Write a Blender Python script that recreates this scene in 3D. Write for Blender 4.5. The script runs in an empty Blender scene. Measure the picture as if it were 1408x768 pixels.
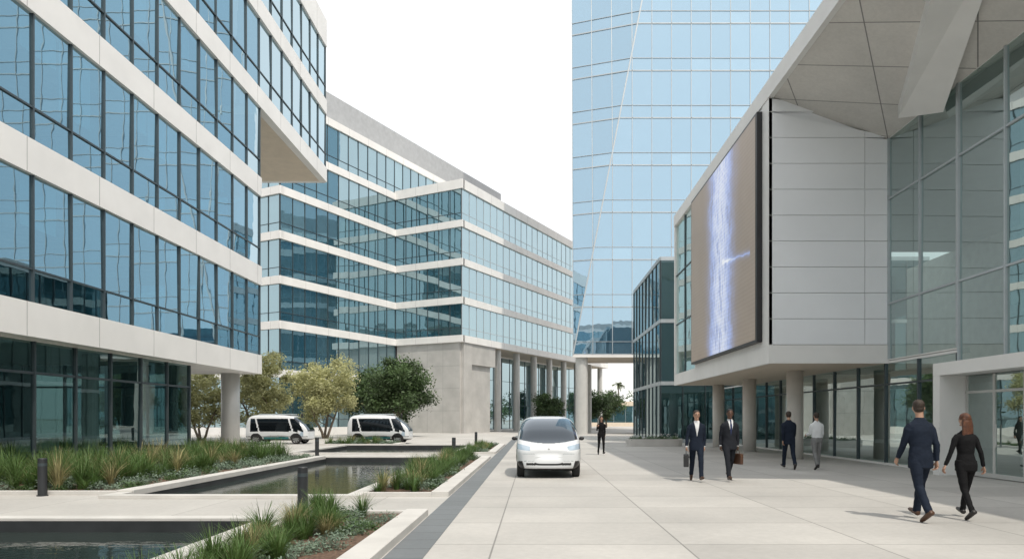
import bpy, math, random
from mathutils import Vector, Matrix, noise
from mathutils.bvhtree import BVHTree
R=random.Random(7)
scene=bpy.context.scene
COL=scene.collection

# ------------------------------------------------------------ mesh builder
class MB:
    def __init__(s): s.v=[];s.f=[];s.m=[];s.r=[]
    def face(s,pts,mat=0,rnd=None):
        b=len(s.v); s.v.extend([tuple(p) for p in pts]); s.f.append(tuple(range(b,b+len(pts))))
        s.m.append(mat); s.r.append(R.random() if rnd is None else rnd)
    def hexa(s,c,mat=0,rnd=None):
        b=len(s.v); s.v.extend([tuple(p) for p in c]); rr=R.random() if rnd is None else rnd
        for q in ((0,3,2,1),(4,5,6,7),(0,1,5,4),(1,2,6,5),(2,3,7,6),(3,0,4,7)):
            s.f.append(tuple(b+i for i in q)); s.m.append(mat); s.r.append(rr)
    def box(s,x0,x1,y0,y1,z0,z1,mat=0,rnd=None):
        s.hexa([(x0,y0,z0),(x1,y0,z0),(x1,y1,z0),(x0,y1,z0),(x0,y0,z1),(x1,y0,z1),(x1,y1,z1),(x0,y1,z1)],mat,rnd)
    def obox(s,o,d,n,s0,s1,o0,o1,z0,z1,mat=0,rnd=None):
        def P(a,b,z): return (o[0]+d[0]*a+n[0]*b,o[1]+d[1]*a+n[1]*b,z)
        s.hexa([P(s0,o1,z0),P(s1,o1,z0),P(s1,o0,z0),P(s0,o0,z0),P(s0,o1,z1),P(s1,o1,z1),P(s1,o0,z1),P(s0,o0,z1)],mat,rnd)
    def strut(s,p0,p1,w,h,up=(0,0,1),mat=0):
        p0=Vector(p0);p1=Vector(p1);t=(p1-p0).normalized();u=Vector(up)
        a=t.cross(u).normalized();b=a.cross(t).normalized();a*=w/2;b*=h/2
        s.hexa([p0-a-b,p0+a-b,p0+a+b,p0-a+b,p1-a-b,p1+a-b,p1+a+b,p1-a+b],mat)
    def tube(s,pts,rad,n=8,mat=0,rnd=None,flat=1.0,ref=None):
        pts=[Vector(p) for p in pts]; b=len(s.v); k=len(pts); rr=R.random() if rnd is None else rnd
        ref=Vector(ref) if ref else Vector((0.13,0.97,0.2))
        for i,p in enumerate(pts):
            t=(pts[min(i+1,k-1)]-pts[max(i-1,0)]).normalized()
            a=t.cross(ref)
            if a.length<1e-3: a=t.cross(Vector((1,0,0)))
            a.normalize(); c=a.cross(t).normalized()
            for j in range(n):
                th=2*math.pi*j/n
                s.v.append(tuple(p+a*(math.cos(th)*rad[i]*flat)+c*(math.sin(th)*rad[i])))
        for i in range(k-1):
            for j in range(n):
                j2=(j+1)%n
                s.f.append((b+i*n+j,b+i*n+j2,b+(i+1)*n+j2,b+(i+1)*n+j)); s.m.append(mat); s.r.append(rr)
        s.f.append(tuple(b+j for j in reversed(range(n)))); s.m.append(mat); s.r.append(rr)
        s.f.append(tuple(b+(k-1)*n+j for j in range(n))); s.m.append(mat); s.r.append(rr)
    def rings(s,rs,n=24,mat=0,e=1.0):
        b=len(s.v);k=len(rs)
        for (cx,cy,z,a,bb) in rs:
            for j in range(n):
                th=2*math.pi*j/n; c=math.cos(th); q=math.sin(th)
                s.v.append((cx+a*math.copysign(abs(c)**e,c),cy+bb*math.copysign(abs(q)**e,q),z))
        for i in range(k-1):
            for j in range(n):
                j2=(j+1)%n
                s.f.append((b+i*n+j,b+i*n+j2,b+(i+1)*n+j2,b+(i+1)*n+j)); s.m.append(mat); s.r.append(.5)
        s.f.append(tuple(b+j for j in reversed(range(n)))); s.m.append(mat); s.r.append(.5)
        s.f.append(tuple(b+(k-1)*n+j for j in range(n))); s.m.append(mat); s.r.append(.5)
    def cyl(s,cx,cy,z0,z1,r,n=32,mat=0):
        s.rings([(cx,cy,z0,r,r),(cx,cy,z1,r,r)],n,mat)
    def ell(s,c,rad,n=16,mat=0,fn=None):
        b=len(s.v); m=n//2
        for i in range(m+1):
            ph=-math.pi/2+math.pi*i/m
            for j in range(n):
                th=2*math.pi*j/n
                p=(math.cos(ph)*math.cos(th),math.cos(ph)*math.sin(th),math.sin(ph))
                if i in(0,m): p=(0.02*math.cos(th),0.02*math.sin(th),p[2])
                if fn: p=fn(p)
                s.v.append((c[0]+p[0]*rad[0],c[1]+p[1]*rad[1],c[2]+p[2]*rad[2]))
        for i in range(m):
            for j in range(n):
                j2=(j+1)%n
                s.f.append((b+i*n+j,b+i*n+j2,b+(i+1)*n+j2,b+(i+1)*n+j)); s.m.append(mat); s.r.append(.5)
        s.f.append(tuple(b+j for j in reversed(range(n)))); s.m.append(mat); s.r.append(.5)
        s.f.append(tuple(b+m*n+j for j in range(n))); s.m.append(mat); s.r.append(.5)
    def build(s,name,mats,parent=None,smooth=False,bevel=0,loc=None,yaw=0):
        me=bpy.data.meshes.new(name); me.from_pydata(s.v,[],s.f)
        for m in mats: me.materials.append(m)
        me.polygons.foreach_set('material_index',s.m)
        at=me.attributes.new('rnd','FLOAT','FACE'); at.data.foreach_set('value',s.r)
        if smooth: me.polygons.foreach_set('use_smooth',[True]*len(s.f))
        me.update()
        ob=bpy.data.objects.new(name,me); COL.objects.link(ob)
        if parent: ob.parent=parent
        if loc: ob.location=loc
        ob.rotation_euler[2]=yaw
        if bevel:
            b=ob.modifiers.new('bevel','BEVEL'); b.width=bevel; b.segments=2; b.limit_method='ANGLE'
        return ob
def empty(name,loc=(0,0,0)):
    e=bpy.data.objects.new(name,None); COL.objects.link(e); e.location=loc; return e

# ------------------------------------------------------------ materials
def new(name):
    m=bpy.data.materials.new(name); m.use_nodes=True; nt=m.node_tree; nt.nodes.clear()
    out=nt.nodes.new('ShaderNodeOutputMaterial'); return m,nt,out
def N(nt,t,**k):
    n=nt.nodes.new(t)
    for a,b in k.items(): setattr(n,a,b)
    return n
def c4(c): return (c[0],c[1],c[2],1)
def mathn(nt,op,a,b=None,clamp=False):
    n=N(nt,'ShaderNodeMath',operation=op); n.use_clamp=clamp
    for i,x in enumerate((a,b)):
        if x is None: continue
        if isinstance(x,(int,float)): n.inputs[i].default_value=x
        else: nt.links.new(x,n.inputs[i])
    return n.outputs[0]
def mixc(nt,f,a,b,mode='MIX'):
    n=N(nt,'ShaderNodeMixRGB',blend_type=mode)
    for i,x in enumerate((f,a,b)):
        if isinstance(x,(int,float)): n.inputs[i].default_value=x
        elif isinstance(x,tuple): n.inputs[i].default_value=c4(x)
        else: nt.links.new(x,n.inputs[i])
    return n.outputs[0]
def noise_(nt,co,scale,detail=4,rough=.55):
    n=N(nt,'ShaderNodeTexNoise'); n.inputs['Scale'].default_value=scale; n.inputs['Detail'].default_value=detail
    n.inputs['Roughness'].default_value=rough; nt.links.new(co,n.inputs['Vector']); return n.outputs[0]
def pbr(name,col,rough=.6,metal=0,var=.15,vs=2.0,bump=0,bs=40,rv=0,col2=None,spec=.5,coat=0,fine=0,trans=0,sheen=0):
    m,nt,out=new(name); p=N(nt,'ShaderNodeBsdfPrincipled'); tc=N(nt,'ShaderNodeTexCoord').outputs['Object']
    nz=noise_(nt,tc,vs,5)
    dark=tuple(max(0,c*(1-var)) for c in col); lite=tuple(min(1,c*(1+var)) for c in col)
    ramp=N(nt,'ShaderNodeMapRange'); nt.links.new(nz,ramp.inputs[0]); ramp.inputs[1].default_value=.3; ramp.inputs[2].default_value=.7
    c=mixc(nt,ramp.outputs[0],dark,lite)
    if fine:
        f=noise_(nt,tc,120,2); c=mixc(nt,fine,c,mixc(nt,f,(0,0,0),(1,1,1)),'OVERLAY')
    if rv or col2:
        a=N(nt,'ShaderNodeAttribute',attribute_name='rnd').outputs['Fac']
        if col2: c=mixc(nt,a,c,col2)
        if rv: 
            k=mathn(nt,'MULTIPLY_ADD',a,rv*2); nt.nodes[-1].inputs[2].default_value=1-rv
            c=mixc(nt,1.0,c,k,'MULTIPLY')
    nt.links.new(c,p.inputs['Base Color']); p.inputs['Roughness'].default_value=rough; p.inputs['Metallic'].default_value=metal
    p.inputs['Specular IOR Level'].default_value=spec; p.inputs['Coat Weight'].default_value=coat; p.inputs['Coat Roughness'].default_value=.04
    if sheen: p.inputs['Sheen Weight'].default_value=sheen
    if bump:
        b=N(nt,'ShaderNodeBump'); b.inputs['Strength'].default_value=bump; b.inputs['Distance'].default_value=.01
        nt.links.new(noise_(nt,tc,bs,4),b.inputs['Height']); nt.links.new(b.outputs[0],p.inputs['Normal'])
    if trans:
        tr=N(nt,'ShaderNodeBsdfTranslucent'); nt.links.new(c,tr.inputs[0]); mx=N(nt,'ShaderNodeMixShader'); mx.inputs[0].default_value=trans
        nt.links.new(p.outputs[0],mx.inputs[1]); nt.links.new(tr.outputs[0],mx.inputs[2]); nt.links.new(mx.outputs[0],out.inputs[0])
    else: nt.links.new(p.outputs[0],out.inputs[0])
    return m
def glassmat(name,inA,inB,tint,base=.35,see=None,bump=.35,rough=.008,bsc=.7,pw=2.4):
    """coated curtain-wall glass: reflection layer over an interior (opaque) or see-through tint"""
    m,nt,out=new(name); tc=N(nt,'ShaderNodeTexCoord').outputs['Object']
    a=N(nt,'ShaderNodeAttribute',attribute_name='rnd').outputs['Fac']
    b=N(nt,'ShaderNodeBump'); b.inputs['Strength'].default_value=bump; b.inputs['Distance'].default_value=.012
    nt.links.new(noise_(nt,tc,bsc,2),b.inputs['Height'])
    g=N(nt,'ShaderNodeBsdfGlossy'); g.inputs['Roughness'].default_value=rough; nt.links.new(b.outputs[0],g.inputs['Normal'])
    lw=N(nt,'ShaderNodeLayerWeight'); lw.inputs[0].default_value=.5
    fp=mathn(nt,'POWER',lw.outputs['Facing'],pw)
    nt.links.new(mixc(nt,fp,tint,tuple(.5+.5*c for c in tint)),g.inputs[0])
    fac=mathn(nt,'ADD',mathn(nt,'MULTIPLY',fp,1-base),base,True)
    if see:
        i=N(nt,'ShaderNodeBsdfTransparent')
        ad=mixc(nt,a,see,tuple(min(1,c*1.2) for c in see)); nt.links.new(ad,i.inputs[0])
    else:
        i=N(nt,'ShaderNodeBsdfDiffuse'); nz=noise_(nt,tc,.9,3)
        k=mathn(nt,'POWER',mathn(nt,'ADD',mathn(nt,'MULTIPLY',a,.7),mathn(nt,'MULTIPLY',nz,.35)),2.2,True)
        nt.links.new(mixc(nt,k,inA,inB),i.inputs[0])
    mx=N(nt,'ShaderNodeMixShader'); nt.links.new(fac,mx.inputs[0]); nt.links.new(i.outputs[0],mx.inputs[1]); nt.links.new(g.outputs[0],mx.inputs[2])
    nt.links.new(mx.outputs[0],out.inputs[0]); return m
def paving(name,col,w,h,ox,oy,mortar=.012,rot=0,var=.05,rough=.75,spec=.4,mcol=.45):
    m,nt,out=new(name); p=N(nt,'ShaderNodeBsdfPrincipled'); tc=N(nt,'ShaderNodeTexCoord').outputs['Object']
    mp=N(nt,'ShaderNodeMapping'); mp.inputs['Location'].default_value=(ox,oy,0); mp.inputs['Rotation'].default_value=(0,0,rot); nt.links.new(tc,mp.inputs[0])
    br=N(nt,'ShaderNodeTexBrick'); br.offset=0; br.inputs['Scale'].default_value=1; br.inputs['Brick Width'].default_value=w; br.inputs['Row Height'].default_value=h
    br.inputs['Mortar Size'].default_value=mortar; br.inputs['Mortar Smooth'].default_value=.1; br.inputs['Bias'].default_value=0
    br.inputs['Color1'].default_value=c4(tuple(c*(1-var) for c in col)); br.inputs['Color2'].default_value=c4(tuple(c*(1+var) for c in col))
    br.inputs['Mortar'].default_value=c4(tuple(c*mcol for c in col)); nt.links.new(mp.outputs[0],br.inputs['Vector'])
    n1=noise_(nt,tc,.35,6,.6); n2=noise_(nt,tc,9,5,.7); n3=noise_(nt,tc,150,2)
    def rr(x,a,b):
        q=N(nt,'ShaderNodeMapRange'); nt.links.new(x,q.inputs[0]); q.inputs[1].default_value=.3;q.inputs[2].default_value=.7;q.inputs[3].default_value=a;q.inputs[4].default_value=b; return q.outputs[0]
    c=mixc(nt,1,br.outputs[0],rr(n1,.86,1.1),'MULTIPLY'); c=mixc(nt,1,c,rr(n2,.93,1.05),'MULTIPLY'); c=mixc(nt,1,c,rr(n3,.92,1.06),'MULTIPLY')
    nt.links.new(c,p.inputs['Base Color']); nt.links.new(rr(n1,rough-.15,rough+.1),p.inputs['Roughness']); p.inputs['Specular IOR Level'].default_value=spec
    b=N(nt,'ShaderNodeBump'); b.inputs['Strength'].default_value=.25; b.inputs['Distance'].default_value=.004; nt.links.new(n3,b.inputs['Height']); nt.links.new(b.outputs[0],p.inputs['Normal'])
    nt.links.new(p.outputs[0],out.inputs[0]); return m

M_band=pbr('white_cladding',(.78,.77,.75),.5,var=.05,vs=.8,bump=.1,bs=60)
M_conc=pbr('concrete',(.46,.45,.43),.8,var=.13,vs=.6,bump=.25,bs=30,fine=.15)
M_roof=pbr('roof_metal',(.40,.41,.42),.5,metal=.1,var=.08)
M_mull=pbr('mullion_dark',(.08,.10,.11),.4,metal=.6,var=.05)
M_mullL=pbr('mullion_light',(.46,.50,.52),.4,metal=.4,var=.05)
M_joint=pbr('panel_joint',(.25,.25,.25),.8)
M_soffit=pbr('soffit_beige',(.66,.57,.46),.6,var=.06)
M_colm=pbr('column_stone',(.66,.63,.59),.6,var=.05)
M_steel=pbr('column_metal',(.55,.55,.53),.45,metal=.2,var=.05)
M_glassA=glassmat('glass_left',None,None,(.58,.83,.94),.34,see=(.15,.34,.42),bump=.16,pw=1.35)
M_glassG=glassmat('glass_ground',None,None,(.58,.77,.79),.14,see=(.26,.37,.37),bump=.12)
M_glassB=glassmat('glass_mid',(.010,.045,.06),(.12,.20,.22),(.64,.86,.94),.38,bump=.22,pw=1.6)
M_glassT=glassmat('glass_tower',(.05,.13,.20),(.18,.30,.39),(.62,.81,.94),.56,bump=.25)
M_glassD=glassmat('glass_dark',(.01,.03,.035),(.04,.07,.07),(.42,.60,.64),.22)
M_glassE=glassmat('glass_right',None,None,(.78,.91,.90),.36,see=(.54,.68,.65),bump=.2)
M_int=pbr('interior_wall',(.60,.58,.54),.8)
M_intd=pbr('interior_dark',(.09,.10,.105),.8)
M_floor=pbr('interior_floor',(.32,.31,.28),.4)
M_plaza=paving('plaza_paving',(.47,.455,.43),1.2*2,1.8,.52,0.3,mortar=.012,mcol=.55,var=.07)
M_walk=paving('walkway_paving',(.49,.475,.45),3.0,3.4,0,0,mortar=.008,mcol=.55)
M_dband=paving('dark_paving',(.17,.185,.195),.9,.6,.0,0,mortar=.008)
M_curb=pbr('curb_stone',(.56,.545,.52),.7,var=.1,vs=1.5,bump=.2,fine=.1)
M_dstone=pbr('dark_stone',(.035,.037,.04),.35,var=.3)
M_mulch=pbr('mulch',(.12,.075,.05),.95,var=.6,vs=18,bump=1,bs=60,fine=.5)
M_panelE=pbr('aluminium_panel',(.84,.855,.88),.36,metal=0,var=.03,vs=.5)
M_soffE=paving('canopy_soffit',(.66,.635,.60),2.6,1.9,0,.4,mortar=.018,rot=math.radians(33),var=.03,rough=.5,mcol=.35)
M_blk=pbr('black_trim',(.015,.015,.017),.4)
def water():
    m,nt,out=new('water'); p=N(nt,'ShaderNodeBsdfPrincipled'); tc=N(nt,'ShaderNodeTexCoord').outputs['Object']
    p.inputs['Base Color'].default_value=(.030,.042,.038,1); p.inputs['Roughness'].default_value=.02; p.inputs['IOR'].default_value=1.6
    p.inputs['Specular IOR Level'].default_value=.5
    b=N(nt,'ShaderNodeBump'); b.inputs['Strength'].default_value=.5; b.inputs['Distance'].default_value=.010
    mp=N(nt,'ShaderNodeMapping'); mp.inputs['Scale'].default_value=(1,1.8,1); nt.links.new(tc,mp.inputs[0])
    nt.links.new(noise_(nt,mp.outputs[0],2.8,3,.5),b.inputs['Height']); nt.links.new(b.outputs[0],p.inputs['Normal']); nt.links.new(p.outputs[0],out.inputs[0]); return m
M_water=water()

# ------------------------------------------------------------ ground
g=MB(); g.face([(-3000,-3000,-.4),(3000,-3000,-.4),(3000,3000,-.4),(-3000,3000,-.4)]); g.build('ground',[pbr('ground_soil',(.30,.28,.24),.9,var=.2,vs=.02)])
pools=[(-30,-4.2,2,10.5),(-8.4,-3.8,13.9,27.5),(-11,-3.8,31,40)]
xs=[-400,-30,-11,-8.4,-4.2,-3.8,-1.30,400]; ys=[-80,2,10.5,13.9,27.5,31,40,700]
pv=MB()
for i in range(len(xs)-1):
    for j in range(len(ys)-1):
        cx=(xs[i]+xs[i+1])/2; cy=(ys[j]+ys[j+1])/2
        if any(p[0]<cx<p[1] and p[2]<cy<p[3] for p in pools): continue
        pv.face([(xs[i],ys[j],0),(xs[i+1],ys[j],0),(xs[i+1],ys[j+1],0),(xs[i],ys[j+1],0)],1 if cx>-1.3 else 0)
pv.build('plaza_pavement',[M_walk,M_plaza])
b=MB(); b.box(-1.74,-1.28,-20,64,-.02,.006); b.build('paving_border',[M_dband])
for p in pools:
    w=MB(); x0,x1,y0,y1=p
    w.face([(x0,y0,-.14),(x1,y0,-.14),(x1,y1,-.14),(x0,y1,-.14)],0)
    for q in ([(x0,y1),(x1,y1)],[(x1,y1),(x1,y0)],[(x1,y0),(x0,y0)],[(x0,y0),(x0,y1)]):
        w.face([(q[0][0],q[0][1],-.38),(q[1][0],q[1][1],-.38),(q[1][0],q[1][1],0),(q[0][0],q[0][1],0)],1)
    t=.30
    w.box(x1,x1+t,y0-t,y1+t,.0,.07,2); w.box(x0-t,x0,y0-t,y1+t,.0,.07,2)
    w.box(x0,x1,y1,y1+t,.001,.068,2); w.box(x0,x1,y0-t,y0,.001,.068,2)
    w.box(x0,x1,y1-.03,y1-.003,-.3,.03,1)
    w.build('reflecting_pool',[M_water,M_dstone,M_curb])
# planting beds
beds=[(-3.68,-2.12,3,11.2),(-3.45,-2.12,14.1,27.3),(-13.1,-8.75,14.4,27.3),(-3.45,-2.12,31,41),(-13.0,-8.5,41.0,43.0),(-26,-15.5,36.5,41)]
for (x0,x1,y0,y1) in beds:
    q=MB(); q.box(x0,x1,y0,y1,-.02,.05,0); q.box(x1,x1+.36,y0-.12,y1+.12,-.02,.11,1); q.box(x0-.1,x0,y0-.12,y1+.12,-.02,.09,1)
    q.box(x0,x1,y0-.12,y0,-.02,.09,1); q.box(x0,x1,y1,y1+.12,-.02,.09,1)
    q.build('planting_bed',[M_mulch,M_curb],bevel=.01)

# ------------------------------------------------------------ plants
M_grass=pbr('grass_blade',(.12,.19,.05),.6,var=.25,vs=3,col2=(.06,.125,.03),rv=.4,trans=.25)
M_grassd=pbr('grass_dry',(.30,.27,.13),.7,var=.3,vs=3,rv=.4,trans=.25)
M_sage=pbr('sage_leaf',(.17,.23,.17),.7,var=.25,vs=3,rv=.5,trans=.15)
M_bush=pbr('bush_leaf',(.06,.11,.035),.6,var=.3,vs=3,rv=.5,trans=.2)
M_flower=pbr('flower_white',(.7,.68,.66),.7,var=.1)
def tuft(mb,x,y,z,h,n,spread,mat):
    for _ in range(n):
        a=R.uniform(0,2*math.pi); hh=h*R.uniform(.55,1.1); out=spread*R.uniform(.15,1); w=R.uniform(.005,.010)*(h/.5)**.5
        bx=x+math.cos(a)*R.uniform(0,.07); by=y+math.sin(a)*R.uniform(0,.07); sx=-math.sin(a)*w; sy=math.cos(a)*w
        pr=[];rr=R.random()
        for k in range(5):
            t=k/4; o=out*t*t; zz=z+hh*(t-.30*t*t*(out/spread)); ww=(1-t*.85)
            pr.append(((bx+math.cos(a)*o-sx*ww,by+math.sin(a)*o-sy*ww,zz),(bx+math.cos(a)*o+sx*ww,by+math.sin(a)*o+sy*ww,zz)))
        for k in range(4): mb.face([pr[k][0],pr[k][1],pr[k+1][1],pr[k+1][0]],mat,rr)
def leafq(mb,p,s,mat,rr):
    a=Vector((R.gauss(0,1),R.gauss(0,1),R.gauss(0,.7))).normalized(); c=a.cross(Vector((R.gauss(0,1),R.gauss(0,1),R.gauss(0,1)))).normalized()
    a*=s; c*=s*.42; p=Vector(p)
    mb.face([p-a,p+c,p+a,p-c],mat,rr)
def shrub(mb,x,y,z,r,n,mat,ls=.03):
    rb=R.uniform(.2,.9)
    for _ in range(n):
        u=R.uniform(0,2*math.pi); ph=math.acos(R.uniform(0,1)); rr=r*R.uniform(.55,1.0)*(1+.25*math.sin(3*u+x*7))
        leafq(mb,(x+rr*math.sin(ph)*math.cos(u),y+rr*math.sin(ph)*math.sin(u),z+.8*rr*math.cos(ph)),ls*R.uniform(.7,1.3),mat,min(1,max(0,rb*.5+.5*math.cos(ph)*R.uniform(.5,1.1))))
PM=[M_grass,M_grassd,M_sage,M_bush,M_flower]
def plantbed(bed,nt_,ns,hs,dens=70,ls=.03,gx=.8):
    mb=MB(); x0,x1,y0,y1=bed
    for _ in range(nt_):
        x=R.uniform(x0+.1,x0+(x1-x0)*gx); y=R.uniform(y0+.15,y1-.15); tuft(mb,x,y,.04,hs*R.uniform(.5,1.25),dens,hs*.75,0 if R.random()<.86 else 1)
    for _ in range(ns):
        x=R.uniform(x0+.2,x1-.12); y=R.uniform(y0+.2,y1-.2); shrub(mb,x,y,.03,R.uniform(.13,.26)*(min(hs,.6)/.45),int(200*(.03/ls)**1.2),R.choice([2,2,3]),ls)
    mb.build('ornamental_grass',PM)
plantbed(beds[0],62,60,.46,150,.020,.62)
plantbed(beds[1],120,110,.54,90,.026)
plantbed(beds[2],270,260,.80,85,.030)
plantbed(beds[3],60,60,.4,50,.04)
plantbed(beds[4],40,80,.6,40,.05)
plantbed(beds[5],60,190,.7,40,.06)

M_bark=pbr('bark',(.16,.13,.10),.9,var=.3,vs=6,bump=.6,bs=25)
M_olive=pbr('olive_leaf',(.50,.50,.26),.6,var=.15,vs=1,rv=.35,trans=.35)
M_dark=pbr('oak_leaf',(.075,.125,.045),.6,var=.2,vs=1,rv=.6,trans=.2)
M_palm=pbr('palm_leaf',(.12,.15,.07),.6,var=.2,vs=1,rv=.4,trans=.2)
def tree(name,x,y,h,w,leaf,n=4200,stems=3,ls=.11):
    e=empty(name,(x,y,0)); tb=MB(); lf=MB(); tips=[]
    for s in range(stems):
        a=2*math.pi*s/stems+R.uniform(-.4,.4); bx=.15*math.cos(a) if stems>1 else 0; by=.15*math.sin(a) if stems>1 else 0
        p=Vector((bx,by,-.05)); d=Vector((math.cos(a)*.35,math.sin(a)*.35,1)).normalized() if stems>1 else Vector((.03,0,1))
        pts=[p];L=h*.42
        for k in range(5):
            p=p+d*L/5; d=(d+Vector((R.gauss(0,.12),R.gauss(0,.12),.05))).normalized(); pts.append(p)
        r0=.13*h/6/(stems**.4); tb.tube(pts,[r0*(1.25-.13*k) for k in range(6)],8)
        for q in range(9 if stems==1 else 5):
            st=pts[R.choice([2,3,4,5])] if q else pts[-1]
            aa=R.uniform(0,2*math.pi); dd=Vector((math.cos(aa),math.sin(aa),R.uniform(.4,1.3))).normalized(); pp=st.copy(); lp=[pp]
            LL=w*.5*R.uniform(.5,.85)
            for k in range(4):
                pp=pp+dd*LL/4; dd=(dd+Vector((R.gauss(0,.18),R.gauss(0,.18),R.gauss(.02,.12)))).normalized(); lp.append(pp)
                if k>1: tips.append(pp)
            tb.tube(lp,[r0*.5,r0*.4,r0*.3,r0*.2,r0*.1],6)
    cz=h*.60; cl=[]
    for t in tips: cl.append((t,R.uniform(.4,.7)*w/5))
    for _ in range(60):
        v=Vector((R.gauss(0,1),R.gauss(0,1),R.gauss(0,1))).normalized()*R.uniform(.35,1)
        cl.append((Vector((v.x*w*.45,v.y*w*.45,cz+v.z*h*.36)),R.uniform(.35,.75)*w/5))
    per=max(10,n//len(cl))
    for (c,r) in cl:
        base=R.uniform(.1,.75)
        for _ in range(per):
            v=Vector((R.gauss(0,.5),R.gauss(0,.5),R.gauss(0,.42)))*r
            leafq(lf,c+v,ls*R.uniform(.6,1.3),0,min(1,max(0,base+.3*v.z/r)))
    tb.build('trunk',[M_bark],e,True); lf.build('foliage',[leaf],e); return e
tree('olive_tree',-16.9,55,6.9,5.8,M_olive,17000,3,.12)
tree('olive_tree',-20.9,52,7.2,5.0,M_olive,14000,3,.12)
tree('olive_tree',-24.4,50,5.8,4.8,M_olive,10000,3,.12)
tree('olive_tree',-27.5,46,5.2,4.4,M_olive,9000,3,.12)
tree('oak_tree',-12.0,60,7.2,7.2,M_dark,20000,1,.14)
tree('oak_tree',-15.3,63,6.6,5.6,M_dark,12000,1,.14)
tree('oak_tree',1.7,86,5.2,5,M_dark,8000,1,.14)
tree('oak_tree',8.4,105,6,7,M_dark,8000,1,.18)
tree('oak_tree',-1.0,112,6,6,M_dark,6000,1,.18)
tree('oak_tree',12.6,120,6.5,7,M_dark,7000,1,.2)
dt=MB()
for i in range(60):
    x=-90+i*4+R.uniform(-2,2); y=R.uniform(150,190); hh=R.uniform(5,9)
    dt.tube([(x,y,-.1),(x,y,hh*.5)],[.25,.15],5,1)
    for _ in range(12):
        c=Vector((x+R.gauss(0,1.6),y+R.gauss(0,1.6),hh*.6+R.gauss(0,1.1))); bb=R.uniform(.1,.8)
        for _ in range(30): leafq(dt,c+Vector((R.gauss(0,.7),R.gauss(0,.7),R.gauss(0,.6))),R.uniform(.25,.5),0,bb)
dt.build('distant_trees',[M_dark,M_bark])
def palm(x,y,h):
    e=empty('palm_tree',(x,y,0)); t=MB(); t.tube([(0,0,-.1),(.1,0,h*.5),(.05,0,h)],[.28,.2,.17],8); t.build('trunk',[M_bark],e,True)
    f=MB()
    for i in range(34):
        a=R.uniform(0,6.28); el=R.uniform(-.5,1.2); L=R.uniform(1.6,2.2)
        prev=None
        for k in range(6):
            tt=k/5; p=Vector((math.cos(a)*L*tt*math.cos(el),math.sin(a)*L*tt*math.cos(el),h+L*tt*math.sin(el)-1.1*tt*tt)); w=.28*(1-tt*.8)
            s=Vector((-math.sin(a)*w,math.cos(a)*w,-.1)); q=(p-s,p+s)
            if prev: f.face([prev[0],prev[1],q[1],q[0]])
            prev=q
    f.build('fronds',[M_palm],e)
palm(24.5,200,11.5)

# ------------------------------------------------------------ curtain wall helper
def facade(bd,gl,mu,p0,p1,levels,bh=.9,out=.12,sp=1.5,tr=.9,tr2=None,dz=0,s_ext0=0,s_ext1=0,mw=.05,tilt=.0035,joint=3.0,bmat=0,mmat=0,topband=None,gm=0,mout=.06,skip=()):
    p0=Vector(p0);p1=Vector(p1);L=(p1-p0).length;d=(p1-p0)/L;n=Vector((d.y,-d.x)); nc=max(1,round(L/sp)); w=L/nc
    def P(s,o,z): return (p0.x+d.x*s+n.x*o,p0.y+d.y*s+n.y*o,z)
    for i,z in enumerate(levels):
        hgt=topband if (topband and i==len(levels)-1) else bh
        if i in skip: hgt=0
        if hgt>0:
            bd.obox(p0,d,n,-s_ext0,L+s_ext1,-.3,out,z+dz,z+hgt-dz,bmat)
            if joint:
                k=joint
                while k<L-.3:
                    bd.obox(p0,d,n,k-.008,k+.008,out-.01,out+.003,z+dz+.01,z+hgt-dz-.01,1); k+=joint
        if i<len(levels)-1:
            za=z+bh; zb=levels[i+1]; rows=[za,zb]
            if tr and zb-za>1.6: rows=[za,za+tr,zb]
            if tr2 and zb-za>1.6: rows=[za]+[za+t for t in tr2]+[zb]
            for c in range(nc):
                cr=R.random()
                for r in range(len(rows)-1):
                    a=R.gauss(0,tilt)*w/2; b=R.gauss(0,tilt)*(rows[r+1]-rows[r])/2
                    gl.face([P(c*w,-a-b,rows[r]),P((c+1)*w,a-b,rows[r]),P((c+1)*w,a+b,rows[r+1]),P(c*w,-a+b,rows[r+1])],gm,min(1,max(0,cr*.6+R.random()*.4)))
            for c in range(nc+1):
                s=min(max(c*w,mw/2),L-mw/2); mu.obox(p0,d,n,s-mw/2,s+mw/2,-.05,mout,za,zb,mmat)
            for r in rows[1:-1]:
                mu.obox(p0,d,n,0,L,-.05,mout-.012,r-mw/2,r+mw/2,mmat)
def prism(mb,poly,z0,z1,mat=0):
    n=len(poly); mb.face([(p[0],p[1],z1) for p in poly],mat); mb.face([(p[0],p[1],z0) for p in reversed(poly)],mat)
    for i in range(n):
        a=poly[i];c=poly[(i+1)%n]; mb.face([(a[0],a[1],z0),(c[0],c[1],z0),(c[0],c[1],z1),(a[0],a[1],z1)],mat)

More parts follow.
